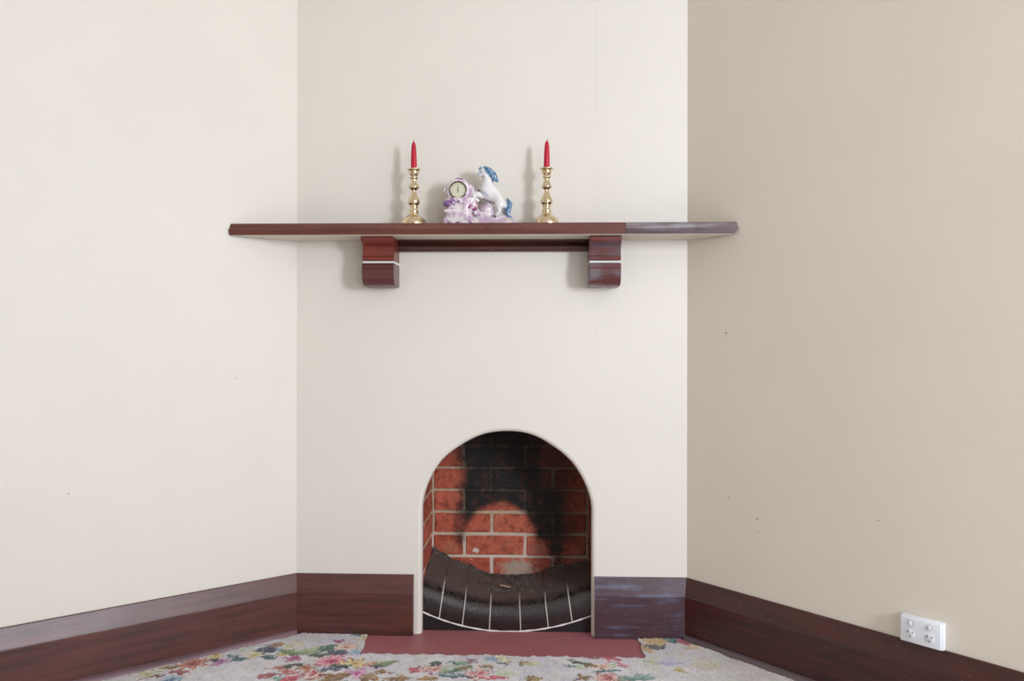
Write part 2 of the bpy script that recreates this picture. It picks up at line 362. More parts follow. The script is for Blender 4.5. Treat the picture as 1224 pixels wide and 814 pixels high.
# riser below the tiles, and the white joint along the tiles' lower edge
bm = bmesh.new(); nx = 30; rows = []
for k in range(nx+1):
    x = xj[0]+(xj[-1]-xj[0])*k/nx; q = bed(x, 0); rows.append([bm.verts.new((x-FX, .042, -.008)), bm.verts.new((x-FX, .042, max(q.z-.0015, -.006))), bm.verts.new((x-FX, .30, max(q.z-.004, -.006))), bm.verts.new((x-FX, .30, -.008))])
for A, B in zip(rows, rows[1:]):
    for i in range(4): bm.faces.new((A[i], A[(i+1) % 4], B[(i+1) % 4], B[i]))
bm.faces.new(rows[0][::-1]); bm.faces.new(rows[-1])
rs = link('riser', bm, simple('black_riser', (34, 30, 32), .35), fire)
bm = bmesh.new(); pr = []
for k in range(nx+1):
    x = xj[0]+(xj[-1]-xj[0])*k/nx; q = bed(x, 0); hh = .0024+.0007*math.sin(k*2.1)
    pr.append([bm.verts.new((q.x*.999, Y, z)) for Y, z in ((.0375, q.z-hh), (.0375, q.z+hh), (.045, q.z+hh), (.045, q.z-hh))])
for A, B in zip(pr, pr[1:]):
    for i in range(4): bm.faces.new((A[i], A[(i+1) % 4], B[(i+1) % 4], B[i]))
bm.faces.new(pr[0][::-1]); bm.faces.new(pr[-1])
link('white_joint', bm, simple('white_joint', (236, 232, 224), .7), fire)
# ash and soot crumbs lying on the bed: one countless heap
bm = bmesh.new(); NXA, NYA = 70, 34; gridv = {}
def bedz(x, Y):
    ys = [q[0] for q in prof]; i = max(0, min(len(ys)-2, next((k for k in range(len(ys)-1) if ys[k+1] >= Y), len(ys)-2)))
    f = (Y-ys[i])/max(1e-6, ys[i+1]-ys[i]); f = min(1, max(0, f)); return bed(x, i).z*(1-f)+bed(x, i+1).z*f
ph = [random.uniform(0, 6) for _ in range(6)]
for i in range(NXA+1):
    for j in range(NYA+1):
        x = SX0+.006+(SX1-SX0-.012)*i/NXA; Y = .075+(BD-.010-.075)*j/NYA
        wv = .012*math.sin(x*38+ph[0]+Y*20)+.010*math.sin(Y*61+ph[1]+x*15)+.006*math.sin(x*120+Y*90+ph[2])
        cen = .015*math.exp(-((x-.02)/.10)**2-((Y-.22)/.09)**2)           # low heap in the hollow
        bk = .020*max(0, (Y-.27)/.07)*(1-.75*math.exp(-(x/.13)**2))        # crumbs banked against the brick
        lip = -.012*max(0, 1-(Y-.075)/.05)
        h = wv*.45-.0075+cen+bk+lip+random.uniform(-.0015, .0015)
        gridv[i, j] = bm.verts.new((x-FX, Y, bedz(x, Y)+h))
for i in range(NXA):
    for j in range(NYA): bm.faces.new((gridv[i, j], gridv[i+1, j], gridv[i+1, j+1], gridv[i, j+1]))
r_ = random.Random(3)
for k in range(420):
    x = r_.uniform(SX0+.02, SX1-.02); Y = r_.uniform(.10, BD-.02); s_ = r_.uniform(.0008, .0035)
    if r_.random() < .45: Y = BD-.03+r_.uniform(-.01, .012); s_ *= 1.3
    z = bedz(x, Y)+.004+.5*s_
    vv = [bm.verts.new((x-FX+s_*a*r_.uniform(.6, 1.2), Y+s_*b*r_.uniform(.6, 1.2), z+s_*c_*r_.uniform(.6, 1.2))) for a, b, c_ in ((1, 0, 0), (-1, 0, 0), (0, 1, 0), (0, -1, 0), (0, 0, 1), (0, 0, -1))]
    for f in ((0, 2, 4), (2, 1, 4), (1, 3, 4), (3, 0, 4), (2, 0, 5), (1, 2, 5), (3, 1, 5), (0, 3, 5)): bm.faces.new([vv[q] for q in f])
o = link('ash', bm, 'ash', None); o.location = (FX, 0, 0); tag(o, 'dark soot and ash spread over the tiled fire bed', 'ash', kind='stuff')
# dry curled scrap on the ash
sp_ = on_y(604, 696, .17); bm = bmesh.new(); nn = 9; ra = []
for i in range(nn):
    u = i/(nn-1); x = -.019+.038*u; wd = .007*math.sin(math.pi*(.12+.76*u))+.0012
    ra.append([bm.verts.new((x, s_*wd, .004*math.cos(u*3)+abs(s_)*.0022+dz)) for s_ in (-1, 0, 1) for dz in (0, .0012)])
for A, B in zip(ra, ra[1:]):
    for q in ((0, 2), (2, 4)):
        bm.faces.new((A[q[0]], A[q[1]], B[q[1]], B[q[0]])); bm.faces.new((A[q[0]+1], B[q[0]+1], B[q[1]+1], A[q[1]+1]))
    bm.faces.new((A[0], B[0], B[1], A[1])); bm.faces.new((A[4], A[5], B[5], B[4]))
for R_ in (ra[0], ra[-1]): bm.faces.new((R_[0], R_[1], R_[3], R_[2])); bm.faces.new((R_[2], R_[3], R_[5], R_[4]))
o = link('bark_scrap', bm, simple('dry_bark', (196, 160, 126), .8)); o.location = (sp_.x, .17, bedz(sp_.x, .17)+.016); o.rotation_euler.z = .15
tag(o, 'small tan curled scrap lying on the dark ash', 'scrap')
# ------------------------------------------------------------------ hearth slab and carpet
t = NT('hearth_paint'); p = t.pos(); n = t.noise(p, 30, 5, .7)
c = t.mix(n, lin((152, 86, 92)), lin((178, 112, 116))); c = t.mix(t.smooth(t.noise(p, 150, 3), .66, .74), c, lin((184, 140, 142)))
t.set(Base_Color=c, Roughness=.5); t.bump(n, .4, .003); M['hearth'] = t.m
HX0, HX1, HY = -.505, .490, -.225
bm = bmesh.new(); add_box(bm, HX0+.004, HX1-.004, HY+.004, .30, -.012, 0)
tag(link('hearth_slab', bm, 'hearth'), 'flat maroon painted hearth slab before the arched fireplace', 'hearth')
# carpet as a fine woven grid with a stitched flower pattern
def hx(s): return np.array(lin(tuple(int(s[i:i+2], 16) for i in (0, 2, 4)))[:3])
flowers = []   # (px, py, kind, length radius m, width radius m, angle, colours)
def fl(px, py, r, cols, n=5): flowers.append((px, py, 'f', r, r, n, cols))
def lf(px, py, a, b, ang, cols): flowers.append((px, py, 'l', a, b, ang, cols))
G, GD, TE = ['5f7a4e', '8fa06c'], ['24382e', '3c5a44'], ['2b4f52', '5a8484']
PK, RD, MG = ['d85a74', 'f0b4b8', 'b02c4c'], ['b01a38', 'e0606c', '7c1028'], ['a02860', 'd070a0', '701848']
YL, PE_, OR_ = ['d8b45c', 'f0e0a8', 'a87838'], ['e8b8a0', 'f4dccc', 'd07868'], ['b05838', 'e0a070', '802c20']
BL, BR, LV = ['6c94b8', 'b0c8dc', '48688c'], ['7c5428', 'a88048', '503418'], ['b0a8c4', 'd0cce0', '9088a8']
fl(397, 790, .062, PK, 9); fl(351, 787, .030, MG, 5); fl(422, 793, .048, YL, 6); fl(373, 805.5, .045, ['c01838', 'f4e4d8', 'c01838'], 1); fl(425, 805, .045, ['d060a0', 'f0c8dc', 'b03880'], 5)
fl(365, 798, .036, OR_, 5); fl(405, 766, .026, MG, 4); fl(415, 773, .045, PE_, 6); fl(333, 778, .03, BL, 5); fl(337, 782, .022, YL, 5); fl(304, 783, .035, ['d8cc90', 'f0ecc8', 'b8a860'], 5)
fl(429, 780, .030, BL, 5); fl(434, 762, .035, ['d8cc98', 'f0ecd0', 'b0a468'], 6); fl(428, 758, .02, TE, 4); fl(350, 772, .045, ['d8d0a8', 'e8e4d0', 'c8bc90'], 6)
lf(373, 778, .085, .032, 25, ['8c9c70', 'b8c49c']); lf(393, 775, .040, .026, 60, ['2f5c48', '54806c']); lf(347, 779, .05, .02, -20, G); lf(319, 777, .035, .03, 30, ['30304c', '50506c']); lf(329, 771, .035, .018, 10, BR)
lf(322, 785, .03, .02, 0, TE); lf(334, 798, .045, .016, 10, ['a85840', 'd09880']); lf(319, 808, .045, .022, 30, ['7c2838', 'b06060']); lf(345, 803, .04, .016, -20, ['b04848', 'd89080']); lf(352, 795, .035, .016, 20, GD)
lf(340, 811, .035, .02, 0, ['6c9c88', 'a8c8b8']); lf(397, 800, .06, .014, 15, ['404058', '60607c']); lf(408, 797, .04, .014, -10, GD); lf(384, 783, .045, .02, 15, GD); lf(405, 780, .045, .024, -10, ['303850', '4c5c74'])
lf(348, 811, .03, .02, 50, RD[:2]); lf(402, 810, .05, .03, 40, BR); lf(441, 811, .04, .03, -30, BR); lf(443, 795, .04, .022, 10, ['c07058', 'e0a890']); lf(453, 797, .035, .018, -10, ['302848', '504870']); lf(455, 804, .04, .016, 0, BR); lf(462, 793, .05, .014, 15, G); lf(392, 807, .04, .012, -20, BR)
fl(231, 793, .055, ['b04030', 'e8a888', '802818'], 8); fl(259, 784, .034, YL, 5); fl(263, 791, .036, ['b860a0', 'e0b0d0', '8c3878'], 6); fl(176, 806, .04, ['c8c090', 'e0dcc0', 'a89c60'], 5); fl(205, 812, .035, BL, 5); fl(197, 800, .03, ['d0c898', 'e8e4c8', 'a8a070'], 4)
lf(216, 803, .035, .018, -20, ['903838', 'b87068']); lf(207, 798, .04, .012, 30, BR); lf(254, 789, .02, .02, 0, ['28282c', '484850']); lf(287, 788, .035, .014, 30, TE); lf(281, 785, .03, .012, -40, TE); lf(183, 809, .05, .008, 40, ['5c3830', '805850']); fl(296, 775, .03, ['c8d0b8', 'dce4d4', 'a8b898'], 4)
fl(519, 800, .045, ['c04848', 'f0d8c8', 'a83040'], 6); fl(496, 801, .028, RD, 4); fl(572, 805, .055, ['d88080', 'f4dcd0', 'c05060'], 6); fl(598, 788, .036, ['e4dcb8', 'f4f0dc', 'c8bc88'], 6); fl(565, 791, .022, ['6c3048', 'c8a0b0', '502038'], 1); fl(587, 788, .028, BL, 5)
lf(550, 794, .045, .022, -25, ['3c6048', '8cb08c']); lf(545, 800, .06, .03, 10, ['8ca888', 'c0d0b8']); lf(537, 808, .05, .016, 0, TE); lf(555, 799, .03, .014, 30, BR); lf(582, 797, .035, .012, -10, BR); lf(521, 793, .03, .012, 40, GD); lf(477, 811, .045, .022, 10, BR); lf(512, 812, .035, .018, 0, ['8c6420', 'b89048']); lf(590, 811, .05, .014, 0, RD[:2]); lf(540, 802, .035, .014, 50, ['40584c', '688070']); lf(604, 805, .04, .03, 10, ['c4ccac', 'dce0cc']); lf(560, 809, .03, .01, 10, ['282c3c', '485060'])
fl(626, 792, .026, BR, 5); lf(635, 793, .03, .016, 0, ['c0c468', 'e0e0a8']); fl(611, 791, .018, ['a08038', 'd8c890', '706020'], 4); lf(602, 793.5, .02, .01, 0, GD)
lf(696, 793, .038, .012, -15, ['38482c', '5c6c48']); lf(689, 791, .03, .008, -20, ['40342c', '605040']); lf(686, 797, .035, .010, 0, TE); lf(697, 797.5, .035, .012, -15, ['b8c8a0', 'd8e0c8']); fl(721, 797, .040, PE_, 5); lf(724, 802, .055, .012, 5, TE); lf(708, 795.5, .02, .012, 0, BR)
lf(727, 788, .028, .014, 60, RD[:2]); lf(739, 789, .022, .014, 10, RD[:2]); lf(743, 795, .03, .008, -55, ['b83858', 'e0a0a8']); lf(733, 796, .03, .012, 70, ['a0b890', 'd0dcc0']); fl(696, 810, .030, BR, 4); fl(725, 811, .052, ['c86068', 'f0d4c4', 'a03848'], 6); fl(746, 811, .022, BR, 4); fl(637, 812, .03, ['8c6a30', 'b89858', '5c4018'], 5)
lf(710, 786, .045, .010, 0, ['7c3040', 'a86068']); lf(758, 811, .05, .02, 0, ['7c8c84', 'a8b4ac'])
lf(784, 765, .05, .055, 0, ['d0ac68', 'e8d098']); lf(775, 775, .02, .05, 0, ['c09858', 'e0c088']); lf(775, 773, .03, .012, 20, ['40302c', '605048']); lf(788, 774, .035, .016, 20, ['40302c', '706058']); lf(812, 765, .02, .07, 35, ['a01838', 'd07088']); lf(802, 766, .03, .025, 0, TE)
lf(784, 791, .04, .03, 0, ['c0bc80', 'd8d4b0']); lf(774, 791, .03, .012, -30, ['708880', '98a8a0']); fl(814, 802, .026, ['c0a040', 'e0d090', '907828'], 5); lf(767, 810, .06, .02, 5, ['5c8078', '90aca4']); lf(828, 773, .03, .03, 0, ['d0b080', 'e4d0a8']); lf(842, 794, .05, .05, 0, ['ccc0a4', 'd8d0bc']); lf(800, 792, .05, .03, 10, LV[:2])
# flowers are stitched at floor positions; strewn on beyond the corner as the pattern repeats
spec = []
for (px, py, kd, a, b, n, cols) in flowers:
    P = on_z(px, py, .006); spec.append((P.x, P.y, kd, a, b, n, [hx(q) for q in cols]))
rr = random.Random(11)
allc = [PK, RD, MG, YL, PE_, OR_, BL]
ctr = (PA+PB+PC+PF+PE)/5
for k in range(60):
    q = Vector((rr.uniform(PE.x, PC.x), rr.uniform(PF.y, -.55), 0))
    for j in range(6):
        x, y = q.x+rr.gauss(0, .10), min(-.5, q.y+rr.gauss(0, .10))
        if rr.random() < .5: spec.append((x, y, 'f', rr.uniform(.03, .06), 0, rr.choice((5, 6, 8)), [hx(s_) for s_ in rr.choice(allc)]))
        else: spec.append((x, y, 'l', rr.uniform(.03, .07), rr.uniform(.012, .025), rr.uniform(-90, 90), [hx(s_) for s_ in rr.choice((G, GD, TE, BR))]))
def vnoise(x, y, sc, seed):
    r = np.random.default_rng(seed); T = r.random((256, 256)); x = x*sc; y = y*sc
    i, j = np.floor(x).astype(int), np.floor(y).astype(int); fx, fy = x-i, y-j; fx = fx*fx*(3-2*fx); fy = fy*fy*(3-2*fy)
    g_ = lambda a, b: T[a % 256, b % 256]
    return (g_(i, j)*(1-fx)+g_(i+1, j)*fx)*(1-fy)+(g_(i, j+1)*(1-fx)+g_(i+1, j+1)*fx)*fy
def carpet_colour(x, y):
    n1, n2 = vnoise(x, y, 9, 1), vnoise(x, y, 40, 2); n3 = vnoise(x, y, 330, 3)
    base = hx('eee8ea')*(.84+.16*n1)[:, None]+0
    tint = np.clip(n2*1.6-.5, 0, 1)[:, None]; base = base*(1-.35*tint)+hx('bcb4cc')*.35*tint
    ws = np.clip((x-.45)/.35, 0, 1)[:, None]; base = base*(1-ws*.55)+hx('b7a99c')*ws*.55       # greyer and browner towards the right wall
    wt = np.clip(vnoise(x, y, 22, 8)*2-1.0, 0, 1)[:, None]*.35; base = base*(1-wt)+hx('c8c8a8')*wt
    for (cx, cy, kd, a, b, n, cols) in spec:
        R_ = max(a, b)*1.4; idx = np.nonzero((np.abs(x-cx) < R_) & (np.abs(y-cy) < R_))[0]
        if not len(idx): continue
        jx = (n3[idx]-.5)*.012+(vnoise(x[idx], y[idx], 55, 31)-.5)*.026; dx, dy = x[idx]-cx+jx, y[idx]-cy+(vnoise(x[idx], y[idx], 300, 5)-.5)*.012+(vnoise(x[idx], y[idx], 55, 32)-.5)*.026
        if kd == 'f':
            an = np.arctan2(dy, dx); d = np.hypot(dx, dy)/a; lim = .80+.20*np.cos(n*an+cx*40)
            ins = d < lim; fr = d/lim
            q = (np.sin(fr*9+np.cos(n*an*2)*.9+vnoise(x[idx], y[idx], 120, 6)*3)+1)/2
            col = cols[0]*(1-q)[:, None]+cols[1]*q[:, None]
            core = (fr < .28)[:, None]; col = np.where(core, cols[-1], col)
            rim = ((fr > .84) & (vnoise(x[idx], y[idx], 110, 7) > .45))[:, None]; col = np.where(rim, cols[-1]*.55, col)
        else:
            th = math.radians(n); ux, uy = dx*math.cos(th)+dy*math.sin(th), -dx*math.sin(th)+dy*math.cos(th)
            s_ = np.clip(1-(ux/a)**2, 0, 1); ins = np.abs(uy) < b*s_
            q = ((uy/b > 0)*.8+vnoise(x[idx], y[idx], 140, 6)*.6-.15); q = np.clip(q, 0, 1)
            col = cols[0]*(1-q)[:, None]+cols[1]*q[:, None]
        keep = ins & (vnoise(x[idx], y[idx], 260, 9) > .12)
        base[idx[keep]] = base[idx[keep]]*.08+col[keep]*.92
    sp_n = vnoise(x, y, 210, 21); return base*(.80+.34*n3)[:, None]*np.where(sp_n > .93, .55, 1)[:, None]
QW = .0242+.022
def inside(x, y):
    dl = (x-XL)*NL.x+y*NL.y; dr_ = (x-XR)*NR.x+y*NR.y
    ok = (dl > QW-.004+.003*np.sin(x*70)) & (dr_ > QW-.002+.004*np.sin(y*55)) & (y < -.0255)
    dw = (x-PC.x)*DR.x+(y-PC.y)*DR.y; db = (x-PE.x)*DL.x+(y-PE.y)*DL.y
    ok &= (dw < -.022) & (db < -.022)
    sc = .012*np.abs(np.sin(x*57+.4*np.sin(x*9)))**.6+.003*np.sin(x*31)-.004; lo_ = HY+.014
    hole = (x > HX0+.012+.006*np.sin(y*30)) & (x < HX1-.012+.004*np.sin(y*60)) & (y > lo_-sc+.004)
    # rounded flap on the left of the cut-out
    return ok & ~hole
def carpet_mesh(name, x0, x1, y0, y1, st, mask, parent=None):
    nx, ny = int(round((x1-x0)/st)), int(round((y1-y0)/st))
    X, Y = np.meshgrid(x0+st*np.arange(nx+1), y0+st*np.arange(ny+1), indexing='ij')
    cx, cy = (X[:-1, :-1]+st/2).ravel(), (Y[:-1, :-1]+st/2).ravel(); keep = mask(cx, cy).reshape(nx, ny)
    I, J = np.nonzero(keep); vid = lambda i, j: i*(ny+1)+j
    quads = np.stack([vid(I, J), vid(I+1, J), vid(I+1, J+1), vid(I, J+1)], 1)
    used, inv = np.unique(quads, return_inverse=True); quads = inv.reshape(-1, 4)
    vx, vy = X.ravel()[used], Y.ravel()[used]
    # edge vertices turn down so the carpet has a thickness
    cnt = np.bincount(quads.ravel(), minlength=len(used)); edge = cnt < 4
    z = .0065+.0035*(vnoise(vx, vy, 300, 4)-.5)+.003*(vnoise(vx, vy, 14, 12)-.5)
    n0 = len(used)
    ek = {}
    for q in quads.tolist():
        for a, b in zip(q, q[1:]+q[:1]):
            k = (min(a, b), max(a, b)); ek[k] = None if k in ek else (a, b)
    be = [v for v in ek.values() if v]
    eid = np.nonzero(edge)[0]; mp = {int(v): n0+i for i, v in enumerate(eid)}
    be = [(a, b) for a, b in be if a in mp and b in mp]
    verts = np.concatenate([np.stack([vx, vy, z], 1), np.stack([vx[eid], vy[eid], np.full(len(eid), -.0115)], 1)])
    faces = quads.tolist()+[[b, a, mp[a], mp[b]] for a, b in be]
    me = bpy.data.meshes.new(name); me.from_pydata(verts.tolist(), [], faces)
    col = carpet_colour(vx, vy); edgec = col[eid]*.4+hx('9c7c50')*.35
    ca = me.color_attributes.new('stitch', 'FLOAT_COLOR', 'POINT')
    ca.data.foreach_set('color', np.concatenate([np.concatenate([col, edgec]), np.ones((len(verts), 1))], 1).astype(np.float32).ravel())
    return me
t = NT('carpet_wool'); at = t.n('ShaderNodeAttribute', attribute_name='stitch'); p = t.pos()
t.set(Base_Color=at.outputs['Color'], Roughness=.95, Specular_IOR_Level=.15, Sheen_Weight=.2); t.bump(t.noise(p, 420, 3), .8, .003); M['carpet'] = t.m
FXa, FXb, FYa = -1.6, 1.5, -1.0
car = empty('carpet', (0, -1.0, -.0115), 'pale floral wool carpet with roses, cut around the maroon hearth', 'carpet')
me = carpet_mesh('pile', FXa, FXb, FYa, -.02, .0035, inside); o = link('pile', me, 'carpet', car, smooth=0); o.location = (0, 1.0, .0115)
st = .02
me = carpet_mesh('pile_rest', FXa-st*120, FXb+st*160, FYa-st*260, FYa+st*45, st, lambda x, y: inside(x, y) & ~((x > FXa) & (x < FXb) & (y > FYa)))
o = link('pile', me, 'carpet', car, smooth=0); o.location = (0, 1.0, .0115)
# ------------------------------------------------------------------ mantel shelf
SZ0, SZ1, SD = 1.433, 1.4735, .173
mant = empty('mantel_shelf', (0, 0, 1.25), 'long dark mahogany mantel shelf on two scrolled brackets', 'shelf')
MO = Vector((0, 0, 1.25))
def shelf_piece(xa, xb, mat, la=None, lb=None):
    """board with chamfered upper front edge; la / lb: ends follow the splayed side walls"""
    bm = bmesh.new(); pr = [(0, SZ0), (SD-.001, SZ0), (SD, SZ0+.001), (SD, SZ1-.0215), (SD-.0025, SZ1-.0195), (SD-.0085, SZ1-.0015), (SD-.010, SZ1), (0, SZ1)]
    def f(a, y, z):
        if a == 0: x = xa if la is None else XL-(y)*math.tan(AL)*.985+.003+(.010*(1-(z-SZ0)/(SZ1-SZ0)) if y > .1 else 0)
        else: x = xb if lb is None else XR+(y)*math.tan(AR)*.985-.003-(.016*max(0, (SZ1-.017-z)/.022) if y > .1 else 0)
        return (x, -y, z-MO.z)
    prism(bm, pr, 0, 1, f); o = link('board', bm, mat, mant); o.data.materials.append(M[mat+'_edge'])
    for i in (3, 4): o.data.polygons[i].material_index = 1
    return o
XS = .416
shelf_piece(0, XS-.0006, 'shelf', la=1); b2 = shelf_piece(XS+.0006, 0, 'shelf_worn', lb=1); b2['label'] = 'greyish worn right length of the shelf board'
# cream-painted underside skin
bm = bmesh.new(); yb = SD-.004
pts = [(XL-.004, -.002), (XR+.004, -.002), (XR+yb*math.tan(AR)*.985-.02, -yb), (XL-yb*math.tan(AL)*.985+.014, -yb)]
A = [bm.verts.new((x, y, SZ0-.0015-MO.z)) for x, y in pts]; B = [bm.verts.new((x, y, SZ0+.0005-MO.z)) for x, y in pts]
bm.faces.new(A); bm.faces.new(B[::-1])
for i in range(4): bm.faces.new((A[i], A[(i+1) % 4], B[(i+1) % 4], B[i]))
o = link('underside', bm, 'cream', mant); o['label'] = 'cream painted underside of the shelf'
# moulded rail under the shelf between the brackets
BX = [(on_y(431.5, 290, -.135).x, on_y(469.5, 290, -.135).x), (on_y(705, 290, -.135).x, on_y(743, 290, -.135).x)]
bm = bmesh.new(); zt = SZ0-.0018; zb = 1.391
pr = [(0, zt), (.040, zt), (.040, zt-.006), (.030, zt-.012), (.024, zt-.017), (.028, zt-.020), (.034, zt-.024), (.034, zt-.029), (.026, zt-.034), (.022, zb), (0, zb)]
prism(bm, pr, BX[0][1]+.001, BX[1][0]-.001, lambda a, y, z: (a, -y, z-MO.z)); link('rail', bm, 'apron', mant)
def bracket(x0, x1, mat):
    zt = SZ0-.0018
    up_ = [(0, 0), (.140, 0), (.142, -.004), (.141, -.015), (.136, -.021), (.124, -.026), (.113, -.034), (.107, -.045), (.106, -.056), (.109, -.065), (.114, -.069), (.116, -.074), (.115, -.081), (.111, -.083), (0, -.083)]
    lo = [(0, -.0905), (.110, -.0905), (.115, -.093), (.120, -.100), (.1205, -.1085), (.119, -.1095), (.1205, -.1105), (.121, -.120), (.119, -.135), (.113, -.150), (.104, -.161), (.092, -.168), (.078, -.171), (0, -.171)]
    st_ = [(0, -.0828), (.106, -.0828), (.1075, -.084), (.1075, -.0895), (.106, -.0907), (0, -.0907)]
    root = None
    for nm, q, mt in (('bracket', up_, mat), ('lower_scroll', lo, mat+'_low'), ('white_stripe', st_, 'white')):
        bm = bmesh.new(); s_ = 0 if nm != 'white_stripe' else .001
        prism(bm, q, x0+s_, x1-s_, lambda a, y, z: (a, -y, z+zt-MO.z))
        if nm != 'white_stripe':
            bmesh.ops.recalc_face_normals(bm, faces=bm.faces)
            bmesh.ops.bevel(bm, geom=[e for e in bm.edges if abs(abs(e.verts[0].co.x-e.verts[1].co.x)) < 1e-6 and min(e.verts[0].co.y, e.verts[1].co.y) < -.05], offset=.0022, segments=2, affect='EDGES')
        o = link(nm, bm, mt, root or mant, smooth=25)
        if root is None: root = o
    return root
bracket(*BX[0], 'bracket'); bracket(*BX[1], 'bracket_worn')
# ------------------------------------------------------------------ candlesticks and candles
K = .000398
cp = [(822, 112), (814, 116), (800, 115), (786, 111), (772, 104), (760, 97), (750, 84), (740, 68), (728, 52), (716, 42), (706, 38), (700, 40), (692, 42), (684, 40), (676, 33), (664, 31), (654, 35), (646, 36), (640, 34), (634, 44), (626, 50), (614, 53), (602, 52), (586, 47), (566, 37), (546, 29), (528, 23), (514, 20), (506, 21), (500, 30), (492, 42), (482, 47), (474, 46), (466, 39), (456, 38), (446, 33), (438, 27), (426, 24), (414, 25), (406, 27), (400, 36), (392, 38), (386, 34), (380, 29), (374, 33), (364, 41), (352, 45), (344, 43), (338, 40), (334, 46), (330, 57), (324, 61), (318, 60), (315, 55), (318, 26)]
def stick(px, lab, lab2, tilt, wick):
    P = on_y(px, 300, -.092); loc = Vector((P.x, -.092, SZ1))
    root = empty('candlestick', loc, lab, 'candlestick', group='brass candlesticks on the mantel shelf')
    body = [q for q in cp if q[0] < 730]; base = [q for q in cp if q[0] >= 716]
    bm = bmesh.new(); lathe(bm, [(r*K, (822-y)*K) for y, r in base]); link('base', bm, 'brass', root, smooth=50)
    bm = bmesh.new(); lathe(bm, [(r*K, (822-y)*K) for y, r in body if y <= 716]); link('stem', bm, 'brass', root, smooth=50)
    zt = (822-318)*K+.0002; H_ = .097
    can = empty('candle', loc+Vector((0, 0, zt)), lab2, 'candle', group='red taper candles'); can.rotation_euler = (0, tilt, 0)
    bm = bmesh.new(); lathe(bm, [(.0104, 0), (.0108, .004), (.0104, .03), (.0094, .06), (.0080, .080), (.0062, .089), (.0040, .0945), (.0016, H_)], 28); link('wax', bm, 'wax', can, smooth=60)
    bm = bmesh.new(); pts = [Vector((0, 0, H_-.002)), Vector((wick*.3, 0, H_+.003)), Vector((wick, 0, H_+.0065))]; rings = []
    for q in pts: rings.append([bm.verts.new(q+Vector((.0011*math.cos(a), .0011*math.sin(a), 0))) for a in [k*math.pi/3 for k in range(6)]])
    for A, B in zip(rings, rings[1:]):
        for i in range(6): bm.faces.new((A[i], A[(i+1) % 6], B[(i+1) % 6], B[i]))
    bm.faces.new(rings[0][::-1]); bm.faces.new(rings[-1]); link('wick', bm, 'wick', can)
stick(494.6, 'turned brass candlestick beside the clock-dial end of the horse ornament', 'red taper candle with an upright wick, beside the clock dial', -.012, .0005)
stick(653.3, 'turned brass candlestick beside the tail end of the horse ornament', 'red taper candle with a bent wick, beside the horse tail', .008, .004)
# ------------------------------------------------------------------ porcelain clock with rearing horse
S = .000289
t = NT('porcelain'); t.set(Base_Color=lin((208, 202, 200)), Roughness=.16, Coat_Weight=.6, Coat_Roughness=.06); M['porc'] = t.m
def glaze(name, thr, cols):
    t = NT(name); v = t.obj(); c = lin((230, 220, 220)); 
    for i, (col, th, sc) in enumerate(cols):
        mp = t.n('ShaderNodeMapping'); mp.inputs['Location'].default_value = (i*3.1, i*1.7, i*.9); t.l(v, mp.inputs[0])
        c = t.mix(t.smooth(t.noise(mp.outputs[0], sc, 3), th, th+.10), c, lin(col))
    t.set(Base_Color=c, Roughness=.15, Coat_Weight=.7, Coat_Roughness=.05); return t.m
M['lustre'] = glaze('lustre_glaze', .5, [((186, 150, 186), .47, 46), ((100, 60, 124), .55, 42), ((150, 36, 100), .60, 46), ((196, 194, 150), .64, 60), ((220, 214, 214), .60, 110)])
M['lustre_pale'] = glaze('pale_lustre', .5, [((204, 178, 196), .46, 34), ((150, 96, 150), .60, 34), ((200, 190, 154), .64, 40)])
t = NT('horse_glaze'); v = t.obj(); c = t.mix(t.smooth(t.noise(v, 30, 3), .5, .68), lin((234, 230, 228)), lin((190, 190, 206)))
t.set(Base_Color=c, Roughness=.14, Coat_Weight=.7, Coat_Roughness=.05); M['horse'] = t.m
t = NT('mane_glaze'); v = t.obj((1, 1, 1)); c = t.mix(t.smooth(t.noise(v, 120, 3), .35, .7), lin((44, 92, 134)), lin((140, 172, 196)))
t.set(Base_Color=c, Roughness=.2, Coat_Weight=.5); t.bump(t.noise(v, 260, 2), .5, .001); M['mane'] = t.m
M['purple'] = glaze('purple_lustre', .5, [((116, 74, 138), .40, 40), ((196, 176, 196), .60, 60)])
M['magenta'] = glaze('magenta_lustre', .5, [((158, 46, 108), .42, 40), ((206, 176, 196), .60, 60)])
CY = -.085
cl_c = on_y(573, 300, CY)
clock = empty('horse_clock', (cl_c.x, CY, SZ1), 'porcelain mantel clock with a rearing white horse and blue mane', 'clock')
def H(X, Y, y=0.0): return Vector(((X-540)*S, y, (802-Y)*S))
# base plinth
bm = bmesh.new(); pl = [(112, 802), (112, 730), (128, 716), (900, 716), (940, 722), (972, 742), (972, 802)]
def plv(a, X, Y):
    q = H(X, Y); return (q.x, a, q.z)
prism(bm, pl, -.036, .036, plv); bmesh.ops.bevel(bm, geom=list(bm.edges), offset=.0025, segments=2, affect='EDGES')
link('plinth', bm, 'lustre_pale', clock, smooth=35)
def blob(bm, c, r, seed, amp=.15, sub=3):
    r_ = bmesh.ops.create_icosphere(bm, subdivisions=sub, radius=1); q = random.Random(seed); k = [(q.uniform(2, 5), q.uniform(0, 6)) for _ in range(3)]
    for v in r_['verts']:
        n_ = v.co.copy(); d = 1+amp*(math.sin(n_.x*k[0][0]+k[0][1])+math.sin(n_.y*k[1][0]+k[1][1])+math.sin(n_.z*k[2][0]+k[2][1]))/2
        v.co = Vector((c[0]+n_.x*r[0]*d, c[1]+n_.y*r[1]*d, c[2]+n_.z*r[2]*d))
